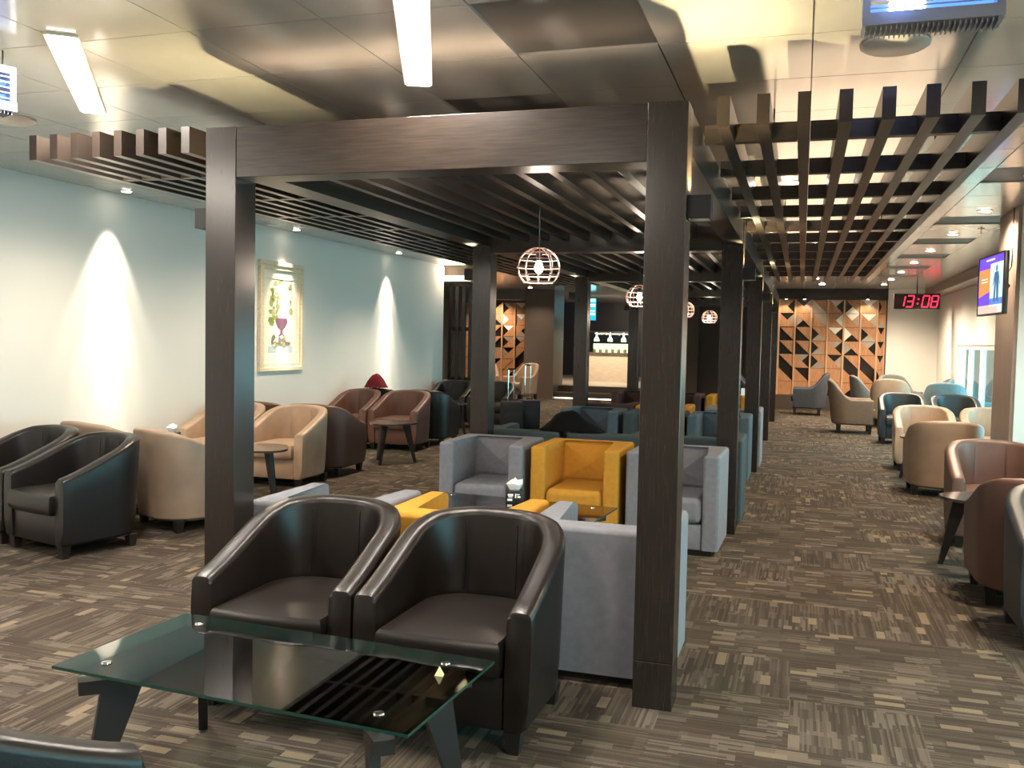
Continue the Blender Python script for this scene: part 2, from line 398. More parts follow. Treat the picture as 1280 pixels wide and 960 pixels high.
# globe pendants: wire cages with a bulb
def globe(y, label):
    g = thing('globe_pendant', label, 'pendant lamp', (-1.57, y, 1.94), 0, 'wire globe pendants under the canopies')
    R0 = 0.135; b = bmesh.new()
    for k in range(10):
        a = 2*PI*k/10
        tube(b, [(R0*math.sin(t)*math.cos(a), R0*math.sin(t)*math.sin(a), R0*math.cos(t)*0.93) for t in [0.25+0.215*q for q in range(11)]], 0.0035, 5)
    obj('cage_rib', b, BRASS, g)
    for t in (0.30, 0.75, 1.15, 1.55, 1.95, 2.35):
        b = bmesh.new(); tube(b, [(R0*math.sin(t)*math.cos(2*PI*k/28), R0*math.sin(t)*math.sin(2*PI*k/28), R0*math.cos(t)*0.93) for k in range(28)], 0.0035, 5, True)
        obj('cage_ring', b, BRASS, g)
    b = bmesh.new(); lathe(b, [(0.005, -0.035), (0.022, -0.022), (0.028, 0.0), (0.022, 0.022), (0.012, 0.045)], 14)
    obj('bulb', b, emis('bulb_glow', (1, .86, .72), 30), g)
    b = bmesh.new(); lathe(b, [(0.016, 0.045), (0.02, 0.06), (0.02, 0.11), (0.012, 0.127)], 12); obj('lamp_holder', b, BLACKM, g)
    b = bmesh.new(); tube(b, [(0, 0, 0.127), (0, 0, CZ-1.94)], 0.004, 6); obj('cord', b, BLACKM, g)
    d = bpy.data.lights.new('pendant_light', 'POINT'); d.energy = 5; d.color = (1, .84, .66); d.shadow_soft_size = 0.03
    o = bpy.data.objects.new('pendant_light', d); C.objects.link(o); o.location = (-1.57, y, 1.885)
BRASS = mat('pale_copper_wire', (0.70, 0.48, 0.42), 0.35, metal=0.7)
globe(5.5, 'largest wire globe pendant lamp, hanging under the nearest slatted canopy')
globe(9.2, 'second wire globe pendant, half hidden behind the left edge of the big right post')
globe(12.9, 'third wire globe pendant, peeking out right of the big right post')
globe(16.5, 'farthest wire globe pendant, under the last slatted canopy')

# ------------------------------------------------------------------ ceiling lamps
def downlight(x, y, label, group, power, ang=100, lens=LAMP_W, rad=0.05, light=True, blend=0.7):
    d = thing('downlight', label, 'ceiling light', (x, y, CZ), 0, group)
    b = bmesh.new(); lathe(b, [(rad*1.35, -0.006), (rad*1.35, -0.001)], 22); obj('rim', b, VENW, d)
    b = bmesh.new(); lathe(b, [(rad, -0.010), (rad, -0.0065)], 22); obj('lens', b, lens, d)
    if light: spot('downlight_beam', (x, y, CZ-0.02), power, NEUT if lens == LAMP_N else WARM, math.radians(ang), blend, (0, 0, 0), rad)
    return d
for k, y in enumerate([3.85, 5.72, 7.59, 9.46, 11.35, 13.25, 15.1, 17.0, 18.85, 20.4]):
    downlight(1.57, y, 'recessed downlight in the right aisle row, %s' % ['above the camera side, first of the row','second from the camera','third of the row, right of the timber grid','fourth of the row, by the television','fifth of the row, in a dark ceiling panel','sixth of the row from the camera','fifth from the far end','third from the far end','second from the far end','last one, over the clock'][k], 'right aisle downlights', 150 if k < 7 else 330, 150)
for k, (y, l) in enumerate([(1.1, 'recessed wall washer by the left wall, behind the photographer'), (4.05, 'recessed wall washer by the left wall, out of view at left'), (6.97, 'recessed wall washer over the brightest scallop on the left wall'),
              (9.92, 'recessed wall washer above the framed flower picture'), (12.89, 'recessed wall washer near the far end of the left wall')]):
    downlight(-5.90, y, l, None, 0, rad=0.04, light=False)
    for ang, pw, bl in ((58, 70, 0.50), (36, 240, 0.75), (18, 500, 1.0)):
        spot('wall_washer', (-5.90, y, CZ-0.03), pw, (1.0, 0.86, 0.68), math.radians(ang), bl, (0, math.radians(2.5), 0), 0.02)
for x, y in ((-0.93, 5.6), (-0.12, 7.59), (0.13, 12.27), (0.21, 18.6), (0.36, 20.3)):
    downlight(x, y, 'white recessed downlight above the right timber grid, %s' % {7.59:'brightest and nearest',12.27:'halfway along',5.6:'over the nearest canopy',18.6:'just beyond its far end',20.3:'nearest the wooden screen'}[y], 'downlights above the timber grid', 14, 120, LAMP_N, 0.055)
for x, y in ((-4.58, 12.18), (-4.6, 16.5), (-4.6, 19.5), (-1.6, 20.5), (-7.4, 21.0), (-3.4, 20.8), (-6.45, 21.85), (-8.0, 23.35)):
    downlight(x, y, 'recessed ceiling downlight %s' % {12.18:'left of the second canopy, by the left grid',16.5:'beyond the end of the left white wall',19.5:'over the floor before the steps, left',20.5:'right before the far pillar',21.0:'over the pale armchairs at far left',20.8:'over the foot of the steps',21.85:'grazing the big brown column',23.35:'added to brighten the small wooden screen at far left'}[y], 'far ceiling downlights', 60 if x == -6.45 else 160, 130)  # the last one is added to brighten the far left screen
for k, y in enumerate((6.2, 9.2)):
    downlight(-4.58, y, 'unseen fill downlight added between the left timber grid and the wall, %s' % ['nearer', 'farther'][k], 'added left aisle fill lights', 150, 160)  # hidden above the grid, added to warm the wall and floor
# warm strips lying on top of the timber beams
for k, y in enumerate(FY[:4]):
    area_light('beam_top_strip', ((XL+XR)/2, y+.12, 2.452), 1.9, .04, 2.0, (1, .72, .48), (PI, 0, 0), math.radians(110))
for k in range(4): area_light('grid_ceiling_fill', (rx[3]+.1, 5.9+2.2*k, 2.535), .9, 2.0, 6, (1, .74, .50), (PI, 0, 0))  # unseen fill added over the right grid to brighten the ceiling
def glare_streak(x, y, rz, ln, label, power):  # lens glare on the ceiling shaped as a glowing strip, with an added beam
    d = thing('ceiling_glare_streak', label, 'ceiling light', (x, y, CZ), rz)
    b = bmesh.new(); box(b, -.07, .07, -ln/2-.01, ln/2+.01, -0.012, -0.001); obj('streak_border', b, VENW, d)
    b = bmesh.new(); box(b, -.055, .055, -ln/2, ln/2, -0.017, -0.0125); obj('streak_face', b, emis('streak_glow', (1, .95, .93), 22), d)
    area_light('streak_fill', (x, y, CZ-0.03), .11, ln, power, NEUT, (0, 0, rz))
glare_streak(-1.64, 3.72, math.radians(22), 1.25, 'white glare streak built as a glowing strip on the ceiling right above the nearest frame', 60)
glare_streak(-3.52, 3.82, math.radians(37), 1.45, 'white glare streak built as a glowing strip on the ceiling at upper left', 70)

# blue insect traps hanging from the ceiling
TRAPB = mat('trap_steel', (0.35, 0.36, 0.42), 0.35, metal=0.6)
TUBE = emis('blue_tube', (0.08, 0.22, 1.0), 1.3)
TUBEW = emis('hot_tube', (0.75, 0.85, 1.0), 30)
def trap(x, y, z, rz, label):
    t = thing('insect_trap', label, 'insect trap', (x, y, z), rz)
    b = bmesh.new(); box(b, -.215, .215, -.055, .055, .15, .18); box(b, -.215, .215, -.065, .065, -.02, .02)
    box(b, -.215, -.19, -.055, .055, .02, .15); box(b, .19, .215, -.055, .055, .02, .15); obj('housing', b, TRAPB, t)
    src = None
    for i in range(5):
        zz = 0.035+0.024*i
        for yy in (-.058, .058):
            if src is None:
                b = bmesh.new(); box(b, -.189, .189, -.002, .002, -.002, .002); src = obj('grille_wire', b, TRAPB, t, (0, yy, zz))
            else: part_copy(src, t, (0, yy, zz))
    for zz in (0.05, 0.115):
        b = bmesh.new(); tube(b, [(-.188, 0, zz), (.188, 0, zz)], 0.014, 10); obj('tube', b, TUBE, t)
    b = bmesh.new(); tube(b, [(-.13, -.012, 0.05), (-.02, -.012, 0.05)], 0.018, 10); obj('tube', b, TUBEW, t)
    b = bmesh.new()
    for i in range(26): box(b, -.205+.016*i, -.205+.016*i+.004, -.05, .05, -.034, -.021)
    obj('catch_tray_slot', b, TRAPB, t)
    for xx in (-.18, .18):
        b = bmesh.new(); tube(b, [(xx, 0, .18), (xx, 0, CZ-z)], 0.004, 5); obj('hanger', b, BLACKM, t)
    d = bpy.data.lights.new('trap_glow', 'POINT'); d.energy = 0.7; d.color = (.25, .4, 1); d.shadow_soft_size = 0.1
    o = bpy.data.objects.new('trap_glow', d); C.objects.link(o); o.location = (x-.1, y-.12, z+.1)
trap(0.37, 3.38, 2.585, 0.0, 'blue glowing insect trap hanging from the ceiling at upper right')
trap(-3.60, 3.20, 2.51, 1.2, 'blue glowing insect trap at the left edge, high under the ceiling')
for x, y, l in ((0.33, 4.34-0.12, 'flat round ceiling disc beside the right insect trap'), (-4.62, 4.46, 'flat round ceiling disc at the far left of the ceiling')):
    b = bmesh.new(); lathe(b, [(0.12, -0.02), (0.14, -0.008), (0.14, -0.001)], 28); tag(obj('ceiling_speaker', b, VENW, None, (x, y, CZ)), l, 'ceiling speaker')

# ------------------------------------------------------------------ armchairs
def sstep(a, b, x):
    t = min(1, max(0, (x-a)/(b-a))); return t*t*(3-2*t)
def u_path(W, D, r, n=9):
    """U plan (outer edge) from front-left round the back to front-right; list of (x, y, nx, ny)"""
    p = []; hw, hd = W/2, D/2
    for i in range(7):
        y = -hd+(hd-r+hd)*i/6; p.append((-hw, y, -1, 0))
    for i in range(1, n): 
        a = PI-PI/2*i/n; p.append((-hw+r+r*math.cos(a), hd-r+r*math.sin(a), math.cos(a), math.sin(a)))
    for i in range(7):
        x = -hw+r+(2*(hw-r))*i/6; p.append((x, hd, 0, 1))
    for i in range(1, n):
        a = PI/2-PI/2*i/n; p.append((hw-r+r*math.cos(a), hd-r+r*math.sin(a), math.cos(a), math.sin(a)))
    for i in range(7):
        y = hd-r-(hd-r+hd)*i/6; p.append((hw, y, 1, 0))
    return p
def shell_bm(W, D, r, th, z0, ztop, lean=0.0, rnd=0.035, flare=0.0):
    bm = bmesh.new(); rings = []
    P = u_path(W, D, r)
    for x, y, nx, ny in P:
        zt = ztop(x, y); prof = []
        prof.append((-0.03, z0)); prof.append((-0.005, z0+0.02))
        for q in (0.25, 0.5, 0.75): prof.append((flare*q, z0+(zt-rnd-z0)*q))
        for k in range(5):
            a = PI/2*k/4; prof.append((flare-rnd+rnd*math.cos(a), zt-rnd+rnd*math.sin(a)))
        for k in range(5):
            a = PI/2+PI/2*k/4; prof.append((flare-th+rnd+rnd*math.cos(a), zt-rnd+rnd*math.sin(a)))
        prof.append((flare*0.5-th, (zt+z0)/2)); prof.append((-th, z0+0.02)); prof.append((-th+0.01, z0))
        rings.append([bm.verts.new((x+nx*o_, y+ny*o_+lean*max(0, (h-z0))*sstep(-D/2, D/2, y), h)) for o_, h in prof])
    n = len(rings[0])
    for A, B in zip(rings, rings[1:]):
        for k in range(n): bm.faces.new((A[k], A[(k+1) % n], B[(k+1) % n], B[k]))
    caps = [bm.faces.new(rings[0]), bm.faces.new(rings[-1][::-1])]
    es = [e for f in caps for e in f.edges]
    bmesh.ops.bevel(bm, geom=es, offset=0.016, segments=2, affect='EDGES', profile=0.5)
    return bm
def cushion_bm(W, D, r, z0, z1, front, crown=0.02):
    """seat cushion: inner U plan, flat front, rounded edges, crowned top"""
    hw, hd = W/2, D/2; poly = []
    for i in range(7):
        a = PI/2*i/6; poly.append((hw-r+r*math.cos(a), hd-r+r*math.sin(a)))
    for i in range(7):
        a = PI/2+PI/2*i/6; poly.append((-hw+r+r*math.cos(a), hd-r+r*math.sin(a)))
    poly += [(-hw, 0), (-hw, front), (-hw/2, front-0.008), (0, front-0.012), (hw/2, front-0.008), (hw, front), (hw, 0)]
    cx = 0; cy = (front+hd)/2; bm = bmesh.new(); rings = []
    for s, z in ((0.94, z0), (0.985, z0+0.015), (1.0, z0+0.04), (1.0, z1-0.035), (0.985, z1-0.012), (0.95, z1), (0.75, z1+crown*.6), (0.4, z1+crown)):
        rings.append([bm.verts.new((cx+(x-cx)*s, cy+(y-cy)*s, z)) for x, y in poly])
    n = len(poly)
    for A, B in zip(rings, rings[1:]):
        for k in range(n): bm.faces.new((A[k], A[(k+1) % n], B[(k+1) % n], B[k]))
    bm.faces.new(rings[0][::-1]); bm.faces.new(rings[-1])
    return bm
def leg_bm(x, y, h, s0=0.030, s1=0.020):
    bm = bmesh.new(); A = [bm.verts.new((x+a*s0, y+b*s0, h)) for a, b in ((-1, -1), (1, -1), (1, 1), (-1, 1))]
    B = [bm.verts.new((x+a*s1, y+b*s1, 0)) for a, b in ((-1, -1), (1, -1), (1, 1), (-1, 1))]
    for k in range(4): bm.faces.new((A[k], A[(k+1) % 4], B[(k+1) % 4], B[k]))
    bm.faces.new(A); bm.faces.new(B[::-1]); return bm
MESH = {}
def build_tub(m, label, loc, rz, group, W=0.685, D=0.66, H=0.76, arm=0.53, kind='tub'):
    """leather tub chair (kind tub) or high-backed armchair with swooping sides (kind swoop); faces -y"""
    t = thing('tub_chair' if kind == 'tub' else 'swoop_armchair', label, 'armchair', loc, rz, group)
    key = (kind, W, D, H, arm)
    if key not in MESH:
        th = 0.095
        if kind == 'tub':
            zt = lambda x, y: arm+(H-0.012-arm)*min(1, max(0, 0.6*(y+D/2)/(D*0.86)+0.4*sstep(-D/2, D*0.40, y)))+0.022*max(0, math.cos(PI*x/W))*sstep(D*.15, D*.5, y)
            sh = shell_bm(W, D, 0.27, th, 0.085, zt, 0.04, 0.030, 0.012)
        else:
            zt = lambda x, y: arm+(H-arm)*sstep(-D*0.02, D*0.46, y)**1.1+0.05*max(0, math.cos(PI*x/W))*(1 if y > D*.35 else 0)
            sh = shell_bm(W, D, 0.26, 0.085, 0.15, zt, 0.10, 0.035, 0.01); th = 0.085
        z0 = 0.085 if kind == 'tub' else 0.15
        cu = cushion_bm(W-2*th-0.006, D-th, 0.18, 0.285, 0.415, -D/2+0.006+th/2-0.04, 0.02)
        for v in cu.verts: v.co.y -= th/2
        fp = bmesh.new(); box(fp, -W/2+th+.002, W/2-th-.002, -D/2+.012, -D/2+.075, z0, 0.282, 0.008)
        bs = bmesh.new(); box(bs, -W/2+.04, W/2-.04, -D/2+.04, D/2-.16, z0-.004, z0+.03)
        o1 = obj('shell', sh, m, t); o2 = obj('seat_cushion', cu, m, t); o3 = obj('front_panel', fp, m, t); o4 = obj('seat_base', bs, CHAR, t)
        legs = [obj('leg', leg_bm(a*(W/2-.06), b, z0, .032, .022), CHAR, t) for a in (-1, 1) for b in (-D/2+.045, D/2-.12)]
        sm = []
        for sgn in (-1, 1):
            b = bmesh.new(); pts = []
            for q in range(9):
                z = 0.43+(zt(0.0, D/2)-0.05-0.43)*q/8
                pts.append((sgn*(W/2-th-0.135), D/2-th-0.019+0.04*(z-0.085)*.95-0.006*(1-q/8), z))
            tube(b, pts, 0.0035, 5); sm.append(obj('seam', b, m, t))
        MESH[key] = ([o1, o2, o3, o4]+legs+sm)
    else:
        for src in MESH[key]:
            c = src.copy()
            if src.data.materials[0] is not CHAR:
                mk = (key, src.name, m.name)
                if mk not in MESH:
                    me = src.data.copy(); me.materials[0] = m; MESH[mk] = me
                c.data = MESH[mk]
            C.objects.link(c); c.parent = t
    return t
def build_cube(m, label, loc, rz, group, W=0.66, D=0.66, H=0.715):
    t = thing('cube_armchair', label, 'armchair', loc, rz, group)
    key = ('cube', W, D, H)
    if key not in MESH:
        th = 0.115; b = bmesh.new()
        prism(b, [(-W/2, -D/2), (-W/2+th, -D/2), (-W/2+th, D/2-th), (W/2-th, D/2-th), (W/2-th, -D/2), (W/2, -D/2), (W/2, D/2), (-W/2, D/2)], 0.045, H)
        es = [e for e in b.edges if not (e.verts[0].co.z < 0.1 and e.verts[1].co.z < 0.1)]
        bmesh.ops.bevel(b, geom=es, offset=0.024, segments=3, affect='EDGES', profile=0.5)
        o1 = obj('shell', b, m, t, smooth=60, wn=True)
        b = bmesh.new(); iw = W/2-th-.004
        box(b, -iw, iw, -D/2-.004, D/2-th-.004, 0.225, 0.405, 0.045, 4)
        for v in b.verts:
            if v.co.z > 0.38: v.co.z += 0.018*math.cos(PI*v.co.x/(2*iw))*0.8
        o2 = obj('seat_cushion', b, m, t, smooth=60, wn=True)
        b = bmesh.new(); box(b, -iw, iw, -D/2+.012, -D/2+.09, 0.045, 0.222, 0.008); o3 = obj('front_panel', b, m, t)
        # back rest pad with its cross-stitched crease: four faces meeting at a sunk centre
        b = bmesh.new(); yb = D/2-th-.003; za, zb = 0.42, H-0.03
        cs = [b.verts.new((x, yb-.010, z)) for x, z in ((-iw+.012, za), (iw-.012, za), (iw-.012, zb), (-iw+.012, zb))]
        cc = b.verts.new((0, yb-.032, za+(zb-za)*.42)); bb = [b.verts.new((v.co.x, yb, v.co.z)) for v in cs]
        for k in range(4):
            b.faces.new((cs[k], cs[(k+1) % 4], cc)); b.faces.new((bb[(k+1) % 4], bb[k], cs[k], cs[(k+1) % 4])) 
        b.faces.new(bb); o4 = obj('back_pad', b, m, t, smooth=5)
        b = bmesh.new(); box(b, -W/2+.05, W/2-.05, -D/2+.05, D/2-.05, 0.0, 0.046); o5 = obj('plinth', b, CHAR, t)
        MESH[key] = [o1, o2, o3, o4, o5]
    else:
        for src in MESH[key]:
            c = src.copy()
            if src.data.materials[0] is not CHAR:
                mk = (key, src.name, m.name)
                if mk not in MESH:
                    me = src.data.copy(); me.materials[0] = m; MESH[mk] = me
                c.data = MESH[mk]
            C.objects.link(c); c.parent = t
    return t
F, B_ = 0.0, PI      # facing the camera / facing away
G1 = 'leather tub chairs'; 
build_tub(L_BLACK, 'espresso leather tub chair at the front, left of the pair behind the glass table', (-1.955, 3.42, 0), 0.02, G1)
build_tub(L_BLACK, 'espresso leather tub chair at the front, right of the pair behind the glass table', (-1.225, 3.41, 0), -0.01, G1)
build_tub(L_BLACK, 'dark tub chair cut off by the lower left corner, only one arm showing', (-1.40, 1.305, 0), math.radians(143), G1)
# left aisle
build_tub(L_DARK, 'black leather tub chair in the left aisle, in front of the tan one', (-4.76, 5.15, 0), -0.26, G1)
build_tub(L_DARK, 'black leather tub chair cut off by the left picture edge', (-5.47, 5.345, 0), -0.26, G1)
build_tub(L_TAN, 'tan leather tub chair facing away, behind the black pair at left', (-4.56, 6.06, 0), PI-0.45, G1)
build_tub(L_TAN, 'tan leather tub chair facing away, against the left wall', (-5.42, 6.24, 0), PI-0.3, G1)
build_tub(L_CREAM, 'cream leather tub chair in the left aisle, right of its pair, nearest the aisle', (-4.93, 8.17, 0), 0.0, G1)
build_tub(L_CREAM, 'cream leather tub chair against the left wall, partly behind the big left post', (-5.66, 8.17, 0), 0.0, G1)
build_tub(L_BROWN, 'brown leather tub chair facing away, back to back with the cream one', (-4.95, 8.93, 0), PI, G1)
build_tub(L_BROWN, 'brown leather tub chair facing away, against the left wall behind a cream one', (-5.68, 8.94, 0), PI, G1)
build_tub(L_RED, 'red-brown leather tub chair facing the camera behind the small dark table at left', (-5.09, 11.30, 0), 0.0, G1)
build_tub(L_RED, 'red-brown leather tub chair facing the camera against the left wall', (-5.76, 11.25, 0), 0.0, G1, 0.60)
build_tub(L_DARK, 'black leather tub chair facing away, back to back with a red-brown one at left', (-5.03, 12.08, 0), PI, G1)
build_tub(L_DARK, 'black leather tub chair facing away by the left wall, a dark red cloth on it', (-5.74, 12.08, 0), PI, G1, 0.62)
build_tub(L_DARK, 'black leather tub chair behind the suitcases, right of its pair', (-4.90, 14.55, 0), 0.0, G1)
build_tub(L_DARK, 'black leather tub chair by the far left post, next to the slatted partition', (-5.64, 14.55, 0), 0.0, G1)
# right aisle
build_tub(L_NAVY, 'black leather tub chair cut off by the right picture edge, nearest on the right', (1.42, 5.36, 0), 0.0, G1)
build_tub(L_BROWN, 'brown leather tub chair facing away at right, behind the nearest black one', (1.38, 6.13, 0), PI, G1)
build_tub(L_RED, 'red-brown leather tub chair facing the camera at right, behind a small table', (1.46, 7.85, 0), 0.0, G1)
build_tub(L_RED, 'red-brown leather tub chair at right against the window wall', (2.22, 7.87, 0), 0.0, G1)
build_tub(L_NAVY, 'black leather tub chair at right against the window wall, out of view', (2.2, 5.36, 0), 0.0, G1)
build_tub(L_TAN, 'tan leather tub chair showing its back, right aisle, before the cream pair', (1.42, 10.28, 0), PI, G1)
build_tub(L_CREAM, 'cream leather tub chair at right facing the camera, left of its pair', (1.46, 12.25, 0), 0.0, G1)
build_tub(L_CREAM, 'cream leather tub chair at right beside the column, right of its pair', (2.22, 12.25, 0), 0.0, G1)
build_tub(L_NAVY, 'dark leather tub chair behind the left cream one in the right aisle', (1.52, 15.45, 0), 0.0, G1)
build_tub(L_NAVY, 'dark blue leather tub chair behind the right cream one, by the windows', (2.28, 15.45, 0), 0.0, G1)
# cube armchairs: near island
G2 = 'cube armchairs on the centre island'
build_cube(F_GREY, 'grey fabric cube armchair seen from behind, beside the nearest right post', (-0.83, 4.19, 0), PI, G2, 0.665, 0.63, 0.685)
build_cube(F_YEL, 'mustard cube armchair seen from behind, hidden by the front tub chairs', (-1.53, 4.19, 0), PI, G2, 0.665, 0.63, 0.685)
build_cube(F_GREY, 'grey cube armchair seen from behind, next to the nearest left post', (-2.235, 4.19, 0), PI, G2, 0.665, 0.63, 0.685)
build_cube(F_GREY, 'grey cube armchair facing the camera, left of the mustard one', (-2.27, 6.77, 0), 0.02, G2)
build_cube(F_YEL, 'mustard cube armchair facing the camera behind the tissue box', (-1.55, 6.79, 0), 0.0, G2)
build_cube(F_GREY, 'grey cube armchair facing the camera, right of the mustard one, half behind the post', (-0.835, 6.80, 0), -0.02, G2)
for x, m, l in ((-2.27, F_BLUED, 'dark teal cube armchair back to back with the left grey one'), (-1.55, F_BLUED, 'dark teal cube armchair back to back with the mustard one, a black coat on it'),
                (-0.76, F_BLUED, 'dark teal cube armchair showing a sliver right of the second post')):
    build_cube(m, l, (x, 7.86+(0 if x < -1 else .12), 0), PI, G2)
for x, m, l in ((-2.25, F_BLUE, 'slate blue cube armchair facing the camera, left one of its row'), (-1.53, F_BLUED, 'dark teal cube armchair in the slate blue row, beside the big right post'),
                (-0.83, F_BLUE, 'slate blue cube armchair facing the camera, right of the big post')):
    build_cube(m, l, (x, 10.35, 0), 0.0, G2)
for x, m, l in ((-2.28, F_PLUM, 'dark plum cube armchair facing away, behind the left slate blue one'), (-1.60, F_YEL, 'mustard cube armchair facing away, behind the dark teal one'),
                (-0.76, F_GREY, 'grey cube armchair showing a sliver beside the third right post')):
    build_cube(m, l, (x, 11.54, 0), PI, G2)
for x, m, l in ((-2.44, F_PLUM, 'dark plum cube armchair far back, before the steps'), (-1.74, F_PLUM, 'dark plum cube armchair far back, half behind the big right post'),
                (-1.03, F_YEL, 'mustard cube armchair far back, with a paper standing at its right')):
    build_cube(m, l, (x, 14.2, 0), 0.0, G2, *([] if x < -1.1 else [0.62]))
# far swooping armchairs
G3 = 'high-backed armchairs by the wooden screen'
SW = dict(W=0.70, D=0.66, H=0.86, arm=0.58, kind='swoop')
build_tub(F_TAUPE, 'taupe armchair in side view at the end of the right aisle', (0.86, 16.95, 0), PI/2, G3, **SW)
build_tub(F_SLATE, 'slate grey armchair in side view before the wooden screen, facing left', (0.18, 20.75, 0), -PI/2, G3, **SW)
build_tub(F_GREEN, 'grey-green armchair in side view behind the taupe one', (1.35, 19.6, 0), PI/2+0.15, G3, **SW)
build_tub(F_GREEN, 'grey-green armchair with its rounded back below the clock', (1.95, 20.6, 0), 0.4, G3, **SW)
build_tub(F_SAND, 'sand armchair with its rounded back to the camera, right of the taupe one', (1.62, 18.4, 0), PI-0.2, G3, **SW)
build_tub(F_AQUA, 'pale blue armchair with its rounded back to the camera, by the windows', (2.40, 17.3, 0), PI-0.2, G3, **SW)
build_tub(F_GREEN, 'dark grey-green armchair at the far right by the window frame', (2.38, 19.3, 0), -PI/2, G3, **SW)
build_tub(F_SAND, 'pale sand armchair before the brown column at far left', (-6.55, 21.6, 0), -0.5, G3, **SW)
build_tub(F_SAND, 'pale sand armchair at far left, half behind the second left post', (-7.55, 21.7, 0), 0.3, G3, **SW)
build_tub(F_SLATE, 'slate armchair far back under the last portal frame, right of the big post', (-1.15, 17.3, 0), -PI/2, G3, **SW)
build_tub(F_SLATE, 'slate armchair far back beside the last right post', (-0.95, 20.0, 0), PI/2, G3, **SW)

# ------------------------------------------------------------------ tables
def glass_table(label, loc, rz):
    t = thing('glass_coffee_table', label, 'coffee table', loc, rz, 'rectangular glass coffee tables')
    hx, hy = 0.645, 0.315
    b = bmesh.new(); box(b, -hx, hx, -hy, hy, 0.404, 0.414)
    for f in b.faces: f.material_index = 0 if abs(f.normal.z) > .5 else 1
    obj('glass_top', b, [GLASS, GLASSE], t, smooth=0)
    b = bmesh.new(); box(b, -0.33, 0.33, -.035, .035, 0.305, 0.365, .004); obj('spine', b, CHAR, t)
    for sx in (-1, 1):
        for sy in (-1, 1):
            b = bmesh.new()       # a curved arm from the spine to the corner
            pts = [(sx*.27, 0), (sx*.36, sy*.02), (sx*.44, sy*.10), (sx*.50, sy*.22), (sx*.56, sy*.29)]
            wd = [.05, .055, .05, .04, .03]
            A = []; Bv = []
            for i, (p, w_) in enumerate(zip(pts, wd)):
                q0 = Vector(pts[max(0, i-1)]); q1 = Vector(pts[min(4, i+1)]); d = (q1-q0).normalized(); n = Vector((-d.y, d.x))
                for lst, s_ in ((A, 1), (Bv, -1)):
                    c = Vector(p)+n*w_*s_; lst.append((c.x, c.y))
            prism(b, A+Bv[::-1], 0.328+0.002*(sy > 0), 0.372+0.002*(sy > 0)); arm = obj('frame_arm', b, CHAR, t)
            b = bmesh.new(); fx, fy = sx*.50, sy*.24
            dx, dy = sx*.60, sy*.80       # flat plank legs standing in the plane of their arm
            qq = lambda hl, ox, z: [b.verts.new((fx+ox*dx+u*dx-v*dy, fy+ox*dy+u*dy+v*dx, z)) for u, v in ((-hl, -.016), (hl, -.016), (hl, .016), (-hl, .016))]
            V0 = qq(.062, -.05, .327); V1 = qq(.026, .04, 0)
            for k in range(4): b.faces.new((V0[k], V0[(k+1) % 4], V1[(k+1) % 4], V1[k]))
            b.faces.new(V0); b.faces.new(V1[::-1]); obj('leg', b, CHAR, t)
            b = bmesh.new(); lathe(b, [(.012, .3745), (.012, .398), (.02, .4038)], 14, (sx*.505, sy*.225, 0)); cn = obj('connector', b, CHROME, t)
            b = bmesh.new(); lathe(b, [(.017, .4142), (.015, .4185), (.006, .420)], 14, (sx*.505, sy*.225, 0)); obj('connector_cap', b, CHROME, cn)
    return t
glass_table('glass coffee table in the foreground, a tiny paper tent on it', (-1.615, 2.62, 0), math.radians(-3.5))
glass_table('glass coffee table between the grey and mustard cube chairs, tissue box on it', (-1.78, 5.62, 0), math.radians(-5))
b = bmesh.new(); vs = [b.verts.new(p) for p in ((-.014, -.010, 0), (.014, -.010, 0), (.012, .012, 0), (-.012, .012, 0), (0, 0, .03))]
for k in range(4): b.faces.new((vs[k], vs[(k+1) % 4], vs[4]))
b.faces.new(vs[:4][::-1])
tag(obj('paper_tent', b, mat('yellow_paper', (0.72, 0.62, 0.36), 0.8), None, (-1.075, 2.705, 0.4145), smooth=0), 'tiny folded yellow paper pyramid on the foreground glass table', 'paper')
def side_table(label, loc, rz, r=0.30):
    t = thing('side_table', label, 'side table', loc, rz, 'small dark side tables')
    b = bmesh.new(); n = 36; poly = []
    for k in range(n):
        a = 2*PI*k/n; rr = r*(1-0.16*(0.5-0.5*math.cos(3*a))); poly.append((rr*math.cos(a), rr*math.sin(a)))
    prism(b, poly, 0.462, 0.48); obj('tabletop', b, mat('dark_glossy_top', (0.05, 0.04, 0.035), 0.18, coat=0.5), t)
    for k in range(3):
        a = 2*PI*k/3; b = bmesh.new(); c, s = math.cos(a), math.sin(a)
        V0 = [b.verts.new((c*(r*.55+u)-s*v, s*(r*.55+u)+c*v, .46)) for u, v in ((-.05, -.016), (.05, -.016), (.05, .016), (-.05, .016))]
        V1 = [b.verts.new((c*(r*.92+u)-s*v, s*(r*.92+u)+c*v, 0)) for u, v in ((-.016, -.013), (.016, -.013), (.016, .013), (-.016, .013))]
        for q in range(4): b.faces.new((V0[q], V0[(q+1) % 4], V1[(q+1) % 4], V1[q]))
        b.faces.new(V0); b.faces.new(V1[::-1]); obj('leg', b, CHAR, t)
    b = bmesh.new(); lathe(b, [(.09, .444), (.09, .461)], 16); obj('leg_hub', b, CHAR, t)
    return t
side_table('small dark side table at left, before the red-brown tub chairs', (-4.62, 9.95, 0), 0.5, 0.31)
side_table('small dark side table partly hidden behind the nearest left post, before the cream chairs', (-4.62, 7.15, 0), 1.6, 0.31)
side_table('small dark side table by the left wall carrying the white tissue box', (-5.58, 7.15, 0), 0.3, 0.29)
side_table('small dark side table at right, between brown and red-brown chairs', (1.25, 6.92, 0), 1.05, 0.31)
side_table('small dark side table at right, between the tan chair and the cream pair', (1.40, 11.3, 0), 1.0, 0.30)
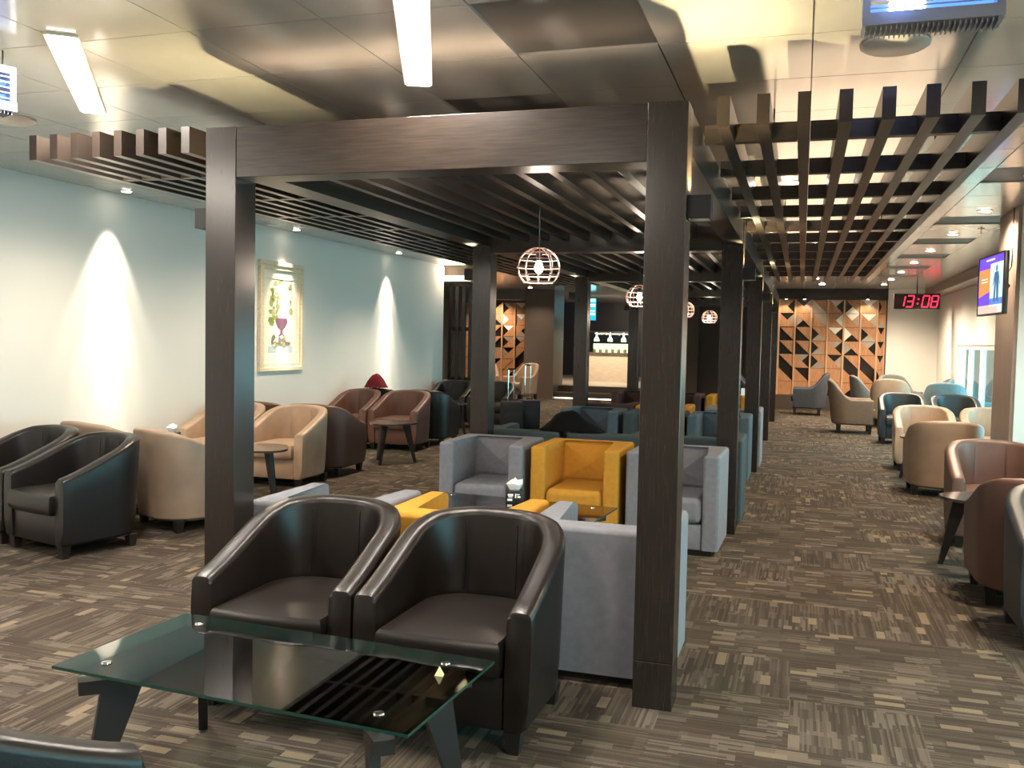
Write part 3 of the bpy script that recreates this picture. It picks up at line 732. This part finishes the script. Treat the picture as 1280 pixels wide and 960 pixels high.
side_table('small dark side table far left before the black chairs and suitcases', (-5.2, 13.3, 0), 0.2, 0.28)

# tissue boxes
def tissue_box(label, loc, rz, printed):
    t = thing('tissue_box', label, 'tissue box', loc, rz)
    b = bmesh.new(); box(b, -.058, .058, -.058, .058, 0, .075, .003); obj('carton', b, PLAST, t)
    b = bmesh.new(); rnd = random.Random(3); n = 12
    A = [b.verts.new((.03*math.cos(2*PI*k/n), .012*math.sin(2*PI*k/n), .076)) for k in range(n)]
    Bq = [b.verts.new((.05*math.cos(2*PI*k/n)*(1+.3*rnd.random()), .03*math.sin(2*PI*k/n)*(1+.3*rnd.random()), .105+.02*rnd.random())) for k in range(n)]
    Cq = [b.verts.new((.02+.035*math.cos(2*PI*k/n), .02*math.sin(2*PI*k/n), .135+.025*rnd.random())) for k in range(n)]
    for X, Y in ((A, Bq), (Bq, Cq)):
        for k in range(n): b.faces.new((X[k], X[(k+1) % n], Y[(k+1) % n], Y[k]))
    b.faces.new(Cq); obj('tissue', b, PAPER, t, smooth=20)
    b = bmesh.new()
    for (x0, z0, x1, z1) in ((-.04, .035, -.012, .042), (-.044, .045, -.008, .058), (.004, .030, .012, .060), (.014, .050, .034, .057), (.020, .032, .040, .044), (-.046, .012, -.014, .026)):
        box(b, x0, x1, -.0586, -.0581, z0, z1)
    obj('printed_mark', b, PAPER, t)
tissue_box('black tissue box with white print on the middle glass table', (-1.80, 5.83, 0.4145), 0.3, True)
tissue_box('black tissue box with upright white tissue on the side table by the left wall', (-5.62, 7.25, 0.4805), 0.2, True)

# ------------------------------------------------------------------ coat, cloth, suitcases, papers
b = bmesh.new(); rnd = random.Random(5); nx, ny = 18, 12; G = []
for i in range(nx+1):
    row = []
    for j in range(ny+1):
        u = i/nx*2-1; v = j/ny*2-1; rr = max(0, 1-u*u)**.5
        z = 0.185*max(0, 1-abs(u+0.15)**1.15/(1.15 if u > -.15 else .85)**1.15)*max(0, 1-v*v)**.6*(1+.10*math.sin(9*u+2*v))+0.012*rnd.random()
        row.append(b.verts.new((0.28*u, 0.105*v*(0.5+.5*rr), z)))
    G.append(row)
for i in range(nx):
    for j in range(ny): b.faces.new((G[i][j], G[i+1][j], G[i+1][j+1], G[i][j+1]))
ret = bmesh.ops.extrude_face_region(b, geom=b.faces[:])
for v in [g for g in ret['geom'] if isinstance(g, bmesh.types.BMVert)]: v.co.z *= 0.9
tag(obj('draped_coat', b, FA('black_cloth', (0.004, 0.004, 0.004)), None, (-1.86, 7.64, 0.717), smooth=80), 'black coat heaped over the backs of the dark teal chairs', 'coat')
b = bmesh.new(); G = []
for i in range(13):
    row = []
    for j in range(9):
        u = i/12*2-1; v = j/8*2-1
        row.append(b.verts.new((0.14*u, 0.10*v, 0.19*max(0, 1-u*u)**.7*max(0, 1-v*v)**.5+0.014*rnd.random())))
    G.append(row)
for i in range(12):
    for j in range(8): b.faces.new((G[i][j], G[i+1][j], G[i+1][j+1], G[i][j+1]))
ret = bmesh.ops.extrude_face_region(b, geom=b.faces[:])
for v in [g for g in ret['geom'] if isinstance(g, bmesh.types.BMVert)]: v.co.z *= 0.9
tag(obj('folded_cloth', b, FA('wine_red_cloth', (0.16, 0.018, 0.028)), None, (-5.66, 11.67, 0.775), smooth=80), 'dark red cloth bundled on top of a black chair by the left wall', 'cloth')
def suitcase(label, loc, rz, m, hh):
    t = thing('suitcase', label, 'suitcase', loc, rz, 'trolley suitcases behind the second left post')
    b = bmesh.new(); box(b, -.17, .17, -.115, .115, .05, .52, .035, 3); obj('body', b, m, t)
    b = bmesh.new(); box(b, -.135, .135, -.129, -.114, .10, .36, .012); obj('front_pocket', b, m, t)
    for sx in (-1, 1):
        b = bmesh.new(); tube(b, [(sx*.05, .08, .50), (sx*.043, .085, hh)], 0.008, 8); obj('handle_rod', b, CHROME, t)
        b = bmesh.new(); tube(b, [(sx*.12-.012, .08, .026), (sx*.12+.012, .08, .026)], 0.026, 12); obj('wheel', b, PLAST, t)
        b = bmesh.new(); box(b, sx*.13-.016, sx*.13+.016, -.09, -.06, 0, .06); obj('foot', b, PLAST, t)
    b = bmesh.new(); tube(b, [(-.055, .085, hh), (.055, .085, hh)], 0.014, 8); obj('grip', b, PLAST, t)
    b = bmesh.new(); tube(b, [(-.05, -.02, .517), (-.04, -.02, .54), (.04, -.02, .54), (.05, -.02, .517)], 0.008, 6); obj('carry_handle', b, PLAST, t)
suitcase('black trolley suitcase with raised handle, in front of the pair', (-4.32, 13.75, 0), 0.5, mat('black_nylon', (0.006, 0.006, 0.007), 0.7), 1.02)
suitcase('dark navy trolley suitcase standing behind the black one', (-4.18, 14.22, 0), 0.6, mat('navy_nylon', (0.006, 0.007, 0.016), 0.6), 1.08)
b = bmesh.new(); box(b, -.05, .05, -.002, .002, 0, .11); box(b, -.05, .05, -.002, .05, 0, .004)
tag(obj('paper_card', b, PAPER, None, (-0.80, 14.15, 0.72), (0, 0, .4)), 'small white card standing on the arm of the far mustard chair', 'card')

# ------------------------------------------------------------------ framed flower picture on the left wall
fr = thing('framed_picture', 'tall cream framed flower picture hanging on the left wall', 'picture', (-6.1, 9.88, 1.71))
def ring(bm, hy, hz, wd, x0, x1):
    for a in ((-hy, hy, hz-wd, hz), (-hy, hy, -hz, -hz+wd), (-hy, -hy+wd, -hz+wd, hz-wd), (hy-wd, hy, -hz+wd, hz-wd)): box(bm, x0, x1, a[0], a[1], a[2], a[3], 0.004, 1)
b = bmesh.new(); ring(b, .49, .66, .05, .001, .05); ring(b, .44, .61, .05, .001, .035); obj('frame', b, FRAMEC, fr)
b = bmesh.new(); ring(b, .39, .56, .11, .001, .018); obj('mount', b, mat('cream_mount', (0.80, 0.74, 0.60), 0.7), fr)
bx('canvas', mat('pale_canvas', (0.70, 0.70, 0.55), 0.7), fr, .002, .012, -.28, .28, -.45, .45)
PC = [mat('paint_%s' % n, c, 0.7) for n, c in (('white', (.85, .82, .78)), ('green', (.16, .20, .05)), ('plum', (.13, .06, .10)), ('lilac', (.50, .30, .42)), ('stone', (.17, .14, .11)), ('pale_blue', (.42, .50, .50)), ('olive', (.30, .30, .12)))]
b = bmesh.new(); rnd = random.Random(11); lay = [0.0122]
def blob(cy, cz, ry, rz_, mi, n=9, jag=.35):
    lay[0] += 0.00003; vs = [b.verts.new((lay[0], cy+ry*(1+jag*(rnd.random()-.5)*2)*math.cos(2*PI*k/n), cz+rz_*(1+jag*(rnd.random()-.5)*2)*math.sin(2*PI*k/n))) for k in range(n)]
    f = b.faces.new(vs); f.material_index = mi
def flat(poly, mi):
    lay[0] += 0.00003; f = b.faces.new([b.verts.new((lay[0], y, z)) for y, z in poly]); f.material_index = mi
flat([(-.28, -.45), (.28, -.45), (.28, -.36), (-.28, -.36)], 5)
for _ in range(30): blob(rnd.uniform(-.22, .24), rnd.uniform(-.1, .42), rnd.uniform(.02, .07), rnd.uniform(.02, .06), rnd.choice((1, 6, 1, 6)))
for _ in range(34): blob(rnd.uniform(-.12, .18), rnd.uniform(0.02, .42), rnd.uniform(.03, .07), rnd.uniform(.03, .06), rnd.choice((0, 0, 0, 3)))
for _ in range(12): blob(rnd.uniform(-.2, -.02), rnd.uniform(-.02, .3), rnd.uniform(.02, .05), rnd.uniform(.02, .05), rnd.choice((1, 6)))
for _ in range(10): blob(rnd.uniform(-.02, .14), rnd.uniform(-.06, .06), rnd.uniform(.03, .06), rnd.uniform(.02, .04), 3)
flat([(-.10, -.02), (.14, -.02), (.15, -.06), (.10, -.13), (.05, -.16), (.05, -.20), (.10, -.24), (-.06, -.24), (-.01, -.20), (-.01, -.16), (-.06, -.13), (-.11, -.06)], 2)
flat([(-.04, -.24), (.10, -.24), (.12, -.30), (.22, -.31), (.22, -.34), (-.20, -.34), (-.20, -.31), (-.06, -.30)], 4)
for _ in range(14): blob(rnd.uniform(-.2, .1), rnd.uniform(-.36, -.24), rnd.uniform(.02, .05), rnd.uniform(.015, .03), rnd.choice((4, 6, 0, 4)))
obj('painted_flowers', b, PC, fr, smooth=0)

# ------------------------------------------------------------------ LED clock and television
ck = thing('wall_clock', 'black digital clock with red digits reading 13:08, hanging from the ceiling', 'clock', (2.19, 20.3, 2.42))
b = bmesh.new(); box(b, -.43, .43, -.03, .03, -.155, .155, .004); obj('case', b, mat('clock_case', (0.03, 0.012, 0.014), 0.3), ck)
SEG = {'1': 'bc', '3': 'abcdg', '0': 'abcdef', '8': 'abcdefg'}
def digit(ch, cx):
    b = bmesh.new(); w_, h_, t_ = .058, .112, .0115; sh = lambda x, z: (cx+x+z*.16, z)
    def q(x0, z0, x1, z1): prism(b, [sh(x0, z0), sh(x1, z0), sh(x1, z1), sh(x0, z1)], -.034, -.0305, 'y')
    S = {'a': (-w_, h_-t_, w_, h_+t_), 'd': (-w_, -h_-t_, w_, -h_+t_), 'g': (-w_+.006, -t_, w_-.006, t_), 'b': (w_-t_, .008, w_+t_, h_-t_-.004), 'c': (w_-t_, -h_+t_+.004, w_+t_, -.008),
         'f': (-w_-t_, .008, -w_+t_, h_-t_-.004), 'e': (-w_-t_, -h_+t_+.004, -w_+t_, -.008)}
    for s in SEG[ch]: q(*S[s])
    obj('digit', b, LED_R, ck, smooth=0)
for ch, cx in (('1', -.29), ('3', -.125), ('0', .165), ('8', .33)): digit(ch, cx)
b = bmesh.new()
for z in (-.045, .045): box(b, .022+z*.16-.014, .022+z*.16+.014, -.034, -.0305, z-.015, z+.015)
obj('colon', b, LED_R, ck)
b = bmesh.new(); tube(b, [(0, 0, .155), (0, 0, CZ-2.42)], 0.012, 6); obj('hanger_rod', b, BLACKM, ck)
TVA = math.atan2(-0.79, 0.055)
tv = thing('television', 'flat television angled out from the column at right, purple and orange picture', 'television', (1.562, 8.98, 2.055), TVA)
# local x runs from the far-left edge to the near-right edge, local -y is the screen side
b = bmesh.new(); box(b, -.41, .41, .0, .035, -.265, .265, .004); box(b, -.25, .25, .035, .07, -.18, .18, .01); obj('housing', b, PLAST, tv)
b = bmesh.new()
for a in ((-.41, .41, .250, .265), (-.41, .41, -.265, -.250), (-.41, -.398, -.25, .25), (.398, .41, -.25, .25)): box(b, a[0], a[1], -.008, 0, a[2], a[3])
obj('bezel', b, PLAST, tv)
TVM = [emis('tv_%s' % n, c, s) for n, c, s in (('purple', (.12, .05, .62), 1.1), ('orange', (1, .24, .06), .95), ('sky', (.50, .78, .92), 1.0), ('figure', (.05, .14, .25), .8), ('strip', (.75, .52, .42), .8), ('white', (.9, .9, 1), 1.0), ('blue', (.10, .20, .60), .9))]
b = bmesh.new()
def tq(x0, z0, x1, z1, mi, lv):
    vs = [b.verts.new((x, -.001-.0004*lv, z)) for x, z in ((x0, z0), (x1, z0), (x1, z1), (x0, z1))]; f = b.faces.new(vs); f.material_index = mi
def tp(poly, mi, lv):
    f = b.faces.new([b.verts.new((x, -.001-.0004*lv, z)) for x, z in poly]); f.material_index = mi
tq(-.398, -.25, .398, .25, 0, 0); tq(-.02, -.19, .38, .185, 2, 1); tq(-.398, -.25, .398, -.175, 4, 1)
tp([(-.385, -.10), (-.02, -.055), (-.02, .145), (-.385, .145)], 1, 2)
for z in (.03, .055): tq(-.30, z, -.10, z+.008, 5, 3)
for i in range(7): tq(-.16+.04*i, .212, -.135+.04*i, .228, 5, 3)
tp([(.10, -.15), (.16, -.15), (.17, .02), (.20, -.15), (.26, -.15), (.25, .05), (.27, -.02), (.29, 0), (.24, .105), (.12, .105), (.07, .0), (.09, -.02), (.12, .04)], 3, 3)
tp([(.155+.028*math.cos(a*PI/5)+.025, .135+.032*math.sin(a*PI/5)) for a in range(10)], 3, 3)
tq(-.02, -.175, .38, -.12, 6, 2); tq(.24, -.24, .38, -.19, 5, 2)
obj('screen', b, TVM, tv, smooth=0)
b = bmesh.new(); tube(b, [(0.0, .07, 0), (-0.10, .16, 0.0), (-.28, .20, 0.0)], .022, 8); box(b, -.08, .10, .068, .09, -.09, .09); obj('bracket', b, BLACKM, tv)
b = bmesh.new(); tube(b, [(1.79, 9.35, CZ), (1.79, 9.35, 2.25), (1.70, 9.2, 2.1)], 0.006, 5); tag(obj('tv_cable', b, PLAST), 'black cable running from the ceiling down to the television', 'cable')

# ------------------------------------------------------------------ wooden pattern screens
RP = {1: ['wdww', 'dmww', 'wwdd', 'wwdd', 'wwdd', 'ddww', 'wwww'], 2: ['dmww', 'wwdm', 'wwdd', 'wwdd', 'mdww', 'ddww', 'wwww'],
      3: ['wwmm', 'mmww', 'wwmd', 'wwmd', 'wwmd', 'wwww', 'wwww'], 4: ['mdww', 'wWww', 'Wdww', 'mdww', 'dmww', 'wwww', 'wwdd'],
      5: ['wwWd', 'Wmww', 'wwdW', 'wwdm', 'wwdd', 'ddww', 'wwdw'], 6: ['Wmww', 'Wmww', 'wwmd', 'mdww', 'wwdd', 'ddww', 'wwww'],
      7: ['wwwd', 'wwmw', 'dwww', 'dwww', 'dwww', 'wwwd', 'wwww'], 0: ['dddd', 'wwww', 'wwdd', 'wwdw', 'wwdd', 'wwww', 'wwww']}
def pattern_screen(label, x0, y, z0, z1, colw, mirror, pat, back):
    t = thing('pattern_screen', label, 'screen', (x0, y, z0)); n = len(pat); hrow = (z1-z0)/7
    W = sum(colw); bx('smoked_mirror', DMIR, t, 0, W, 0.02, 0.035, 0, z1-z0)
    mats = {'w': VEN, 'm': VENP, 'W': VENW}; x = 0
    for ci in range(n):
        cw = colw[ci]; bx('upright', VENU, t, x-.018 if ci else 0, x+.018, -.045, .019, 0, z1-z0)
        for r in range(7):
            s = pat[ci][r]; zt = z1-z0-r*hrow; zb = zt-hrow; a, c = x+.019, x+cw-.019
            if c-a < .02: continue
            TL, TR, BL, BR, CC = (a, zt-.004), (c, zt-.004), (a, zb+.004), (c, zb+.004), ((a+c)/2, (zt+zb)/2)
            if mirror: trip = [(s[0], [TL, TR, CC]), (s[3], [TR, BR, CC]), (s[2], [BR, BL, CC]), (s[1], [BL, TL, CC])]; tl = [TL, TR, BL]; br = [TR, BR, BL]; pair = ((0, 3, tl), (1, 2, br))
            else: trip = [(s[0], [TL, TR, CC]), (s[1], [TR, BR, CC]), (s[2], [BR, BL, CC]), (s[3], [BL, TL, CC])]; pair = ((0, 1, [TL, TR, BR]), (2, 3, [BR, BL, TL]))
            for i, j, poly in pair:
                if trip[i][0] == trip[j][0]: todo = [(trip[i][0], poly)]
                else: todo = [trip[i], trip[j]]
                for k, pl in todo:
                    if k == 'd': continue
                    b = bmesh.new(); dp = -.008-.016*random.random(); prism(b, pl, dp, .019, 'y'); obj('veneer_panel', b, mats[k], t, smooth=0)
        x += cw
    bx('upright', VENU, t, W-.018, W, -.045, .019, 0, z1-z0)
pattern_screen('orange wooden screen of triangles and slanted boards at the end of the right aisle', -0.72, 22.12, 0.34, 2.53, [.20]+[.352]*6+[.17], False, [RP[k] for k in range(8)], None)
b = bmesh.new(); box(b, -.86, 1.78, 22.02, 22.155, 0, .335); tag(obj('screen_plinth', b, WALLD), 'low dark plinth below the orange wooden screen at right', 'plinth')
struct(bx('trim_3', WOODX, None, -0.95, 1.79, 21.98, 22.155, 2.535, CZ-0.001))
for k, x in enumerate((-0.78, -0.38, 0.02, 1.36)):
    d = thing('screen_spotlight', 'small bright spotlight over the orange wooden screen, %s' % ['leftmost','second from left','third from left','rightmost'][k], 'spotlight', (x, 21.88, 2.53), 0, 'spotlights over the wooden screen')
    b = bmesh.new(); lathe(b, [(.028, 0), (.028, .07)], 12); obj('can', b, BLACKM, d)
    b = bmesh.new(); lathe(b, [(.024, -.006), (.024, -.001)], 12); obj('lens', b, LAMP_W, d)
    b = bmesh.new(); tube(b, [(0, 0, .07), (0, 0, CZ-2.53)], .006, 6); obj('stem', b, BLACKM, d)
    spot('screen_spot', (x, 21.86, 2.5), 9, WARM, math.radians(110), .6, (math.radians(18), 0, 0), .02)
pattern_screen('smaller orange wooden triangle screen at far left, beside the brown column', -8.9, 23.9, 0.34, 2.48, [.36]*5, True, [RP[k] for k in (3, 5, 2, 4, 6)], None)

# ------------------------------------------------------------------ far end: partition, column, steps, buffet
pt = thing('slatted_partition', 'dark slatted partition at the end of the left white wall', 'partition', (0, 15.45, 0))
for i in range(5): bx('slat', WOODV, pt, -6.08+.128*i, -6.08+.128*i+.062, 0, .07, .10, 2.42)
for z in (0.03, 0.72, 1.62, 2.42): bx('rail', WOODX, pt, -6.10, -5.45, .071, .10, z, z+.07)
struct(bx('trim_4', WALLW, None, -6.3, -5.62, 15.35, 15.7, 2.50, 2.60))
struct(bx('wall_header', COLM, None, -6.3, -5.75, 15.5, 15.65, 2.60, CZ-.001))
area_light('partition_cove', (-5.95, 15.25, 2.72), .5, .1, 6, WARM, (math.radians(-30), 0, 0))
struct(bx('column_far_left', mat('brown_column', (0.115, 0.085, 0.068), 0.5), None, -6.80, -6.02, 22.6, 23.6, 0, CZ-.001))
struct(bx('wall_header_far', mat('grey_brown_header', (0.16, 0.13, 0.105), .5), None, -9.65, -6.81, 22.6, 22.9, 2.50, CZ-.001))
struct(bx('column_far_centre', mat('brown_pillar', (0.075, 0.052, 0.038), .5), None, -3.35, -2.55, 24.0, 24.8, 0, CZ-.001))
struct(bx('wall_far_brown', WALLD, None, -2.55, -0.86, 24.4, 24.6, 0, CZ-.001))
st = thing('steps', 'two dark steps with a lit lower edge leading to the buffet', 'steps', (0, 22.7, 0))
bx('step', WALLD, st, -6.0, -3.4, 0.02, .42, .03, .155); bx('step', WALLD, st, -6.0, -3.4, .42, .82, .03, .31)
bx('light_strip', emis('step_led', (1, .82, .62), 3.5), st, -6.0, -3.4, 0.03, .05, .004, .028)
bx('nosing', mat('step_nosing', (.30, .24, .18), .3), st, -6.0, -3.4, .005, .06, .157, .168); bx('nosing', mat('step_nosing2', (.30, .24, .18), .3), st, -6.0, -3.4, .41, .46, .312, .323)
struct(bx('floor_buffet', STONE, None, -9.6, -3.4, 23.53, 30.55, 0.02, 0.31))
def buffet(x0, x1, y0, y1, label):
    t = thing('buffet_counter', label, 'counter', (x0, y0, 0.31)); W = x1-x0; D = y1-y0
    bx('front', mat('pale_oak', (.62, .52, .41), .4, var=(5, .15, (1, 8, 8))), t, 0, W, 0, D, .0, .78); bx('worktop', mat('dark_worktop', (.10, .085, .07), .3), t, -.04, W+.04, -.04, D+.04, .782, .84)
    bx('warm_display', emis('warm_display', (1, .78, .45), 1.1), t, .08, W-.08, .30, D-.05, .842, 1.10)
    b = bmesh.new(); vs = [b.verts.new(p) for p in ((.02, .0, .842), (W-.02, .0, .842), (W-.02, .16, 1.42), (.02, .16, 1.42), (.02, .008, .842), (W-.02, .008, .842), (W-.02, .168, 1.42), (.02, .168, 1.42))]
    for f in ((0, 1, 2, 3), (7, 6, 5, 4), (0, 4, 5, 1), (2, 6, 7, 3), (1, 5, 6, 2), (0, 3, 7, 4)): b.faces.new([vs[i] for i in f])
    obj('sneeze_guard', b, GLASSW, t, smooth=0)
    bx('canopy', CHROME, t, 0, W, .15, D, 1.425, 1.46)
    for i in range(3):
        b = bmesh.new(); lathe(b, [(.075, 1.17), (.06, 1.25), (.02, 1.29), (.012, 1.42)], 12, (W*(i+.5)/3, .19, 0)); obj('heat_lamp', b, emis('heat_lamp', (1, .86, .6), 9), t)
    for i in range(6):
        b = bmesh.new(); lathe(b, [(.04, 0), (.05, .05), (.035, .10), (.01, .11)], 10, (.15+(W-.3)*i/5, .15, .842)); obj('food_dish', b, [mat('brass_dish', (.6, .42, .2), .3, metal=.6)], t)
buffet(-5.95, -4.75, 26.3, 27.1, 'lit buffet counter with pale oak front and a glass guard, beyond the steps')
buffet(-4.35, -3.4, 27.5, 28.2, 'second buffet counter, mostly hidden by the posts')
area_light('buffet_light', (-5.2, 25.2, 2.7), 2.0, .6, 100, WARM, (math.radians(20), 0, 0))
sg = thing('menu_screen', 'glowing cyan menu screen high up by the third left post', 'screen', (-5.52, 24.4, 2.34))
bx('case', PLAST, sg, -.20, .20, 0, .05, -.32, .32)
bx('panel', emis('cyan_panel', (.02, .45, .75), .9), sg, -.185, .185, -.004, -.0005, -.30, .30)
b = bmesh.new()
for z, h in ((.20, .07), (.06, .08), (-.16, .06), (-.06, .03)): box(b, -.16, .16, -.008, -.0045, z, z+h)
obj('text_band', b, emis('cyan_text', (.35, .95, 1), 2.2), sg)
b = bmesh.new(); tube(b, [(0, .025, .32), (0, .025, CZ-2.34)], .012, 6); obj('hanger', b, BLACKM, sg)

for k, (x, y, l) in enumerate(((1.78, 10.9, 'small sprinkler head under the ceiling, above the television'), (1.22, 15.3, 'small sprinkler head under the ceiling, left of the right downlight row'))):
    t = thing('sprinkler_head', l, 'sprinkler', (x, y, CZ))
    b = bmesh.new(); lathe(b, [(.035, -.008), (.035, -.0005)], 14); obj('rosette', b, CHROME, t)
    b = bmesh.new(); tube(b, [(0, 0, -.008), (0, 0, -.05)], .008, 8); obj('stem', b, CHROME, t)
    b = bmesh.new(); lathe(b, [(.022, -.056), (.022, -.050)], 12); obj('deflector', b, CHROME, t)
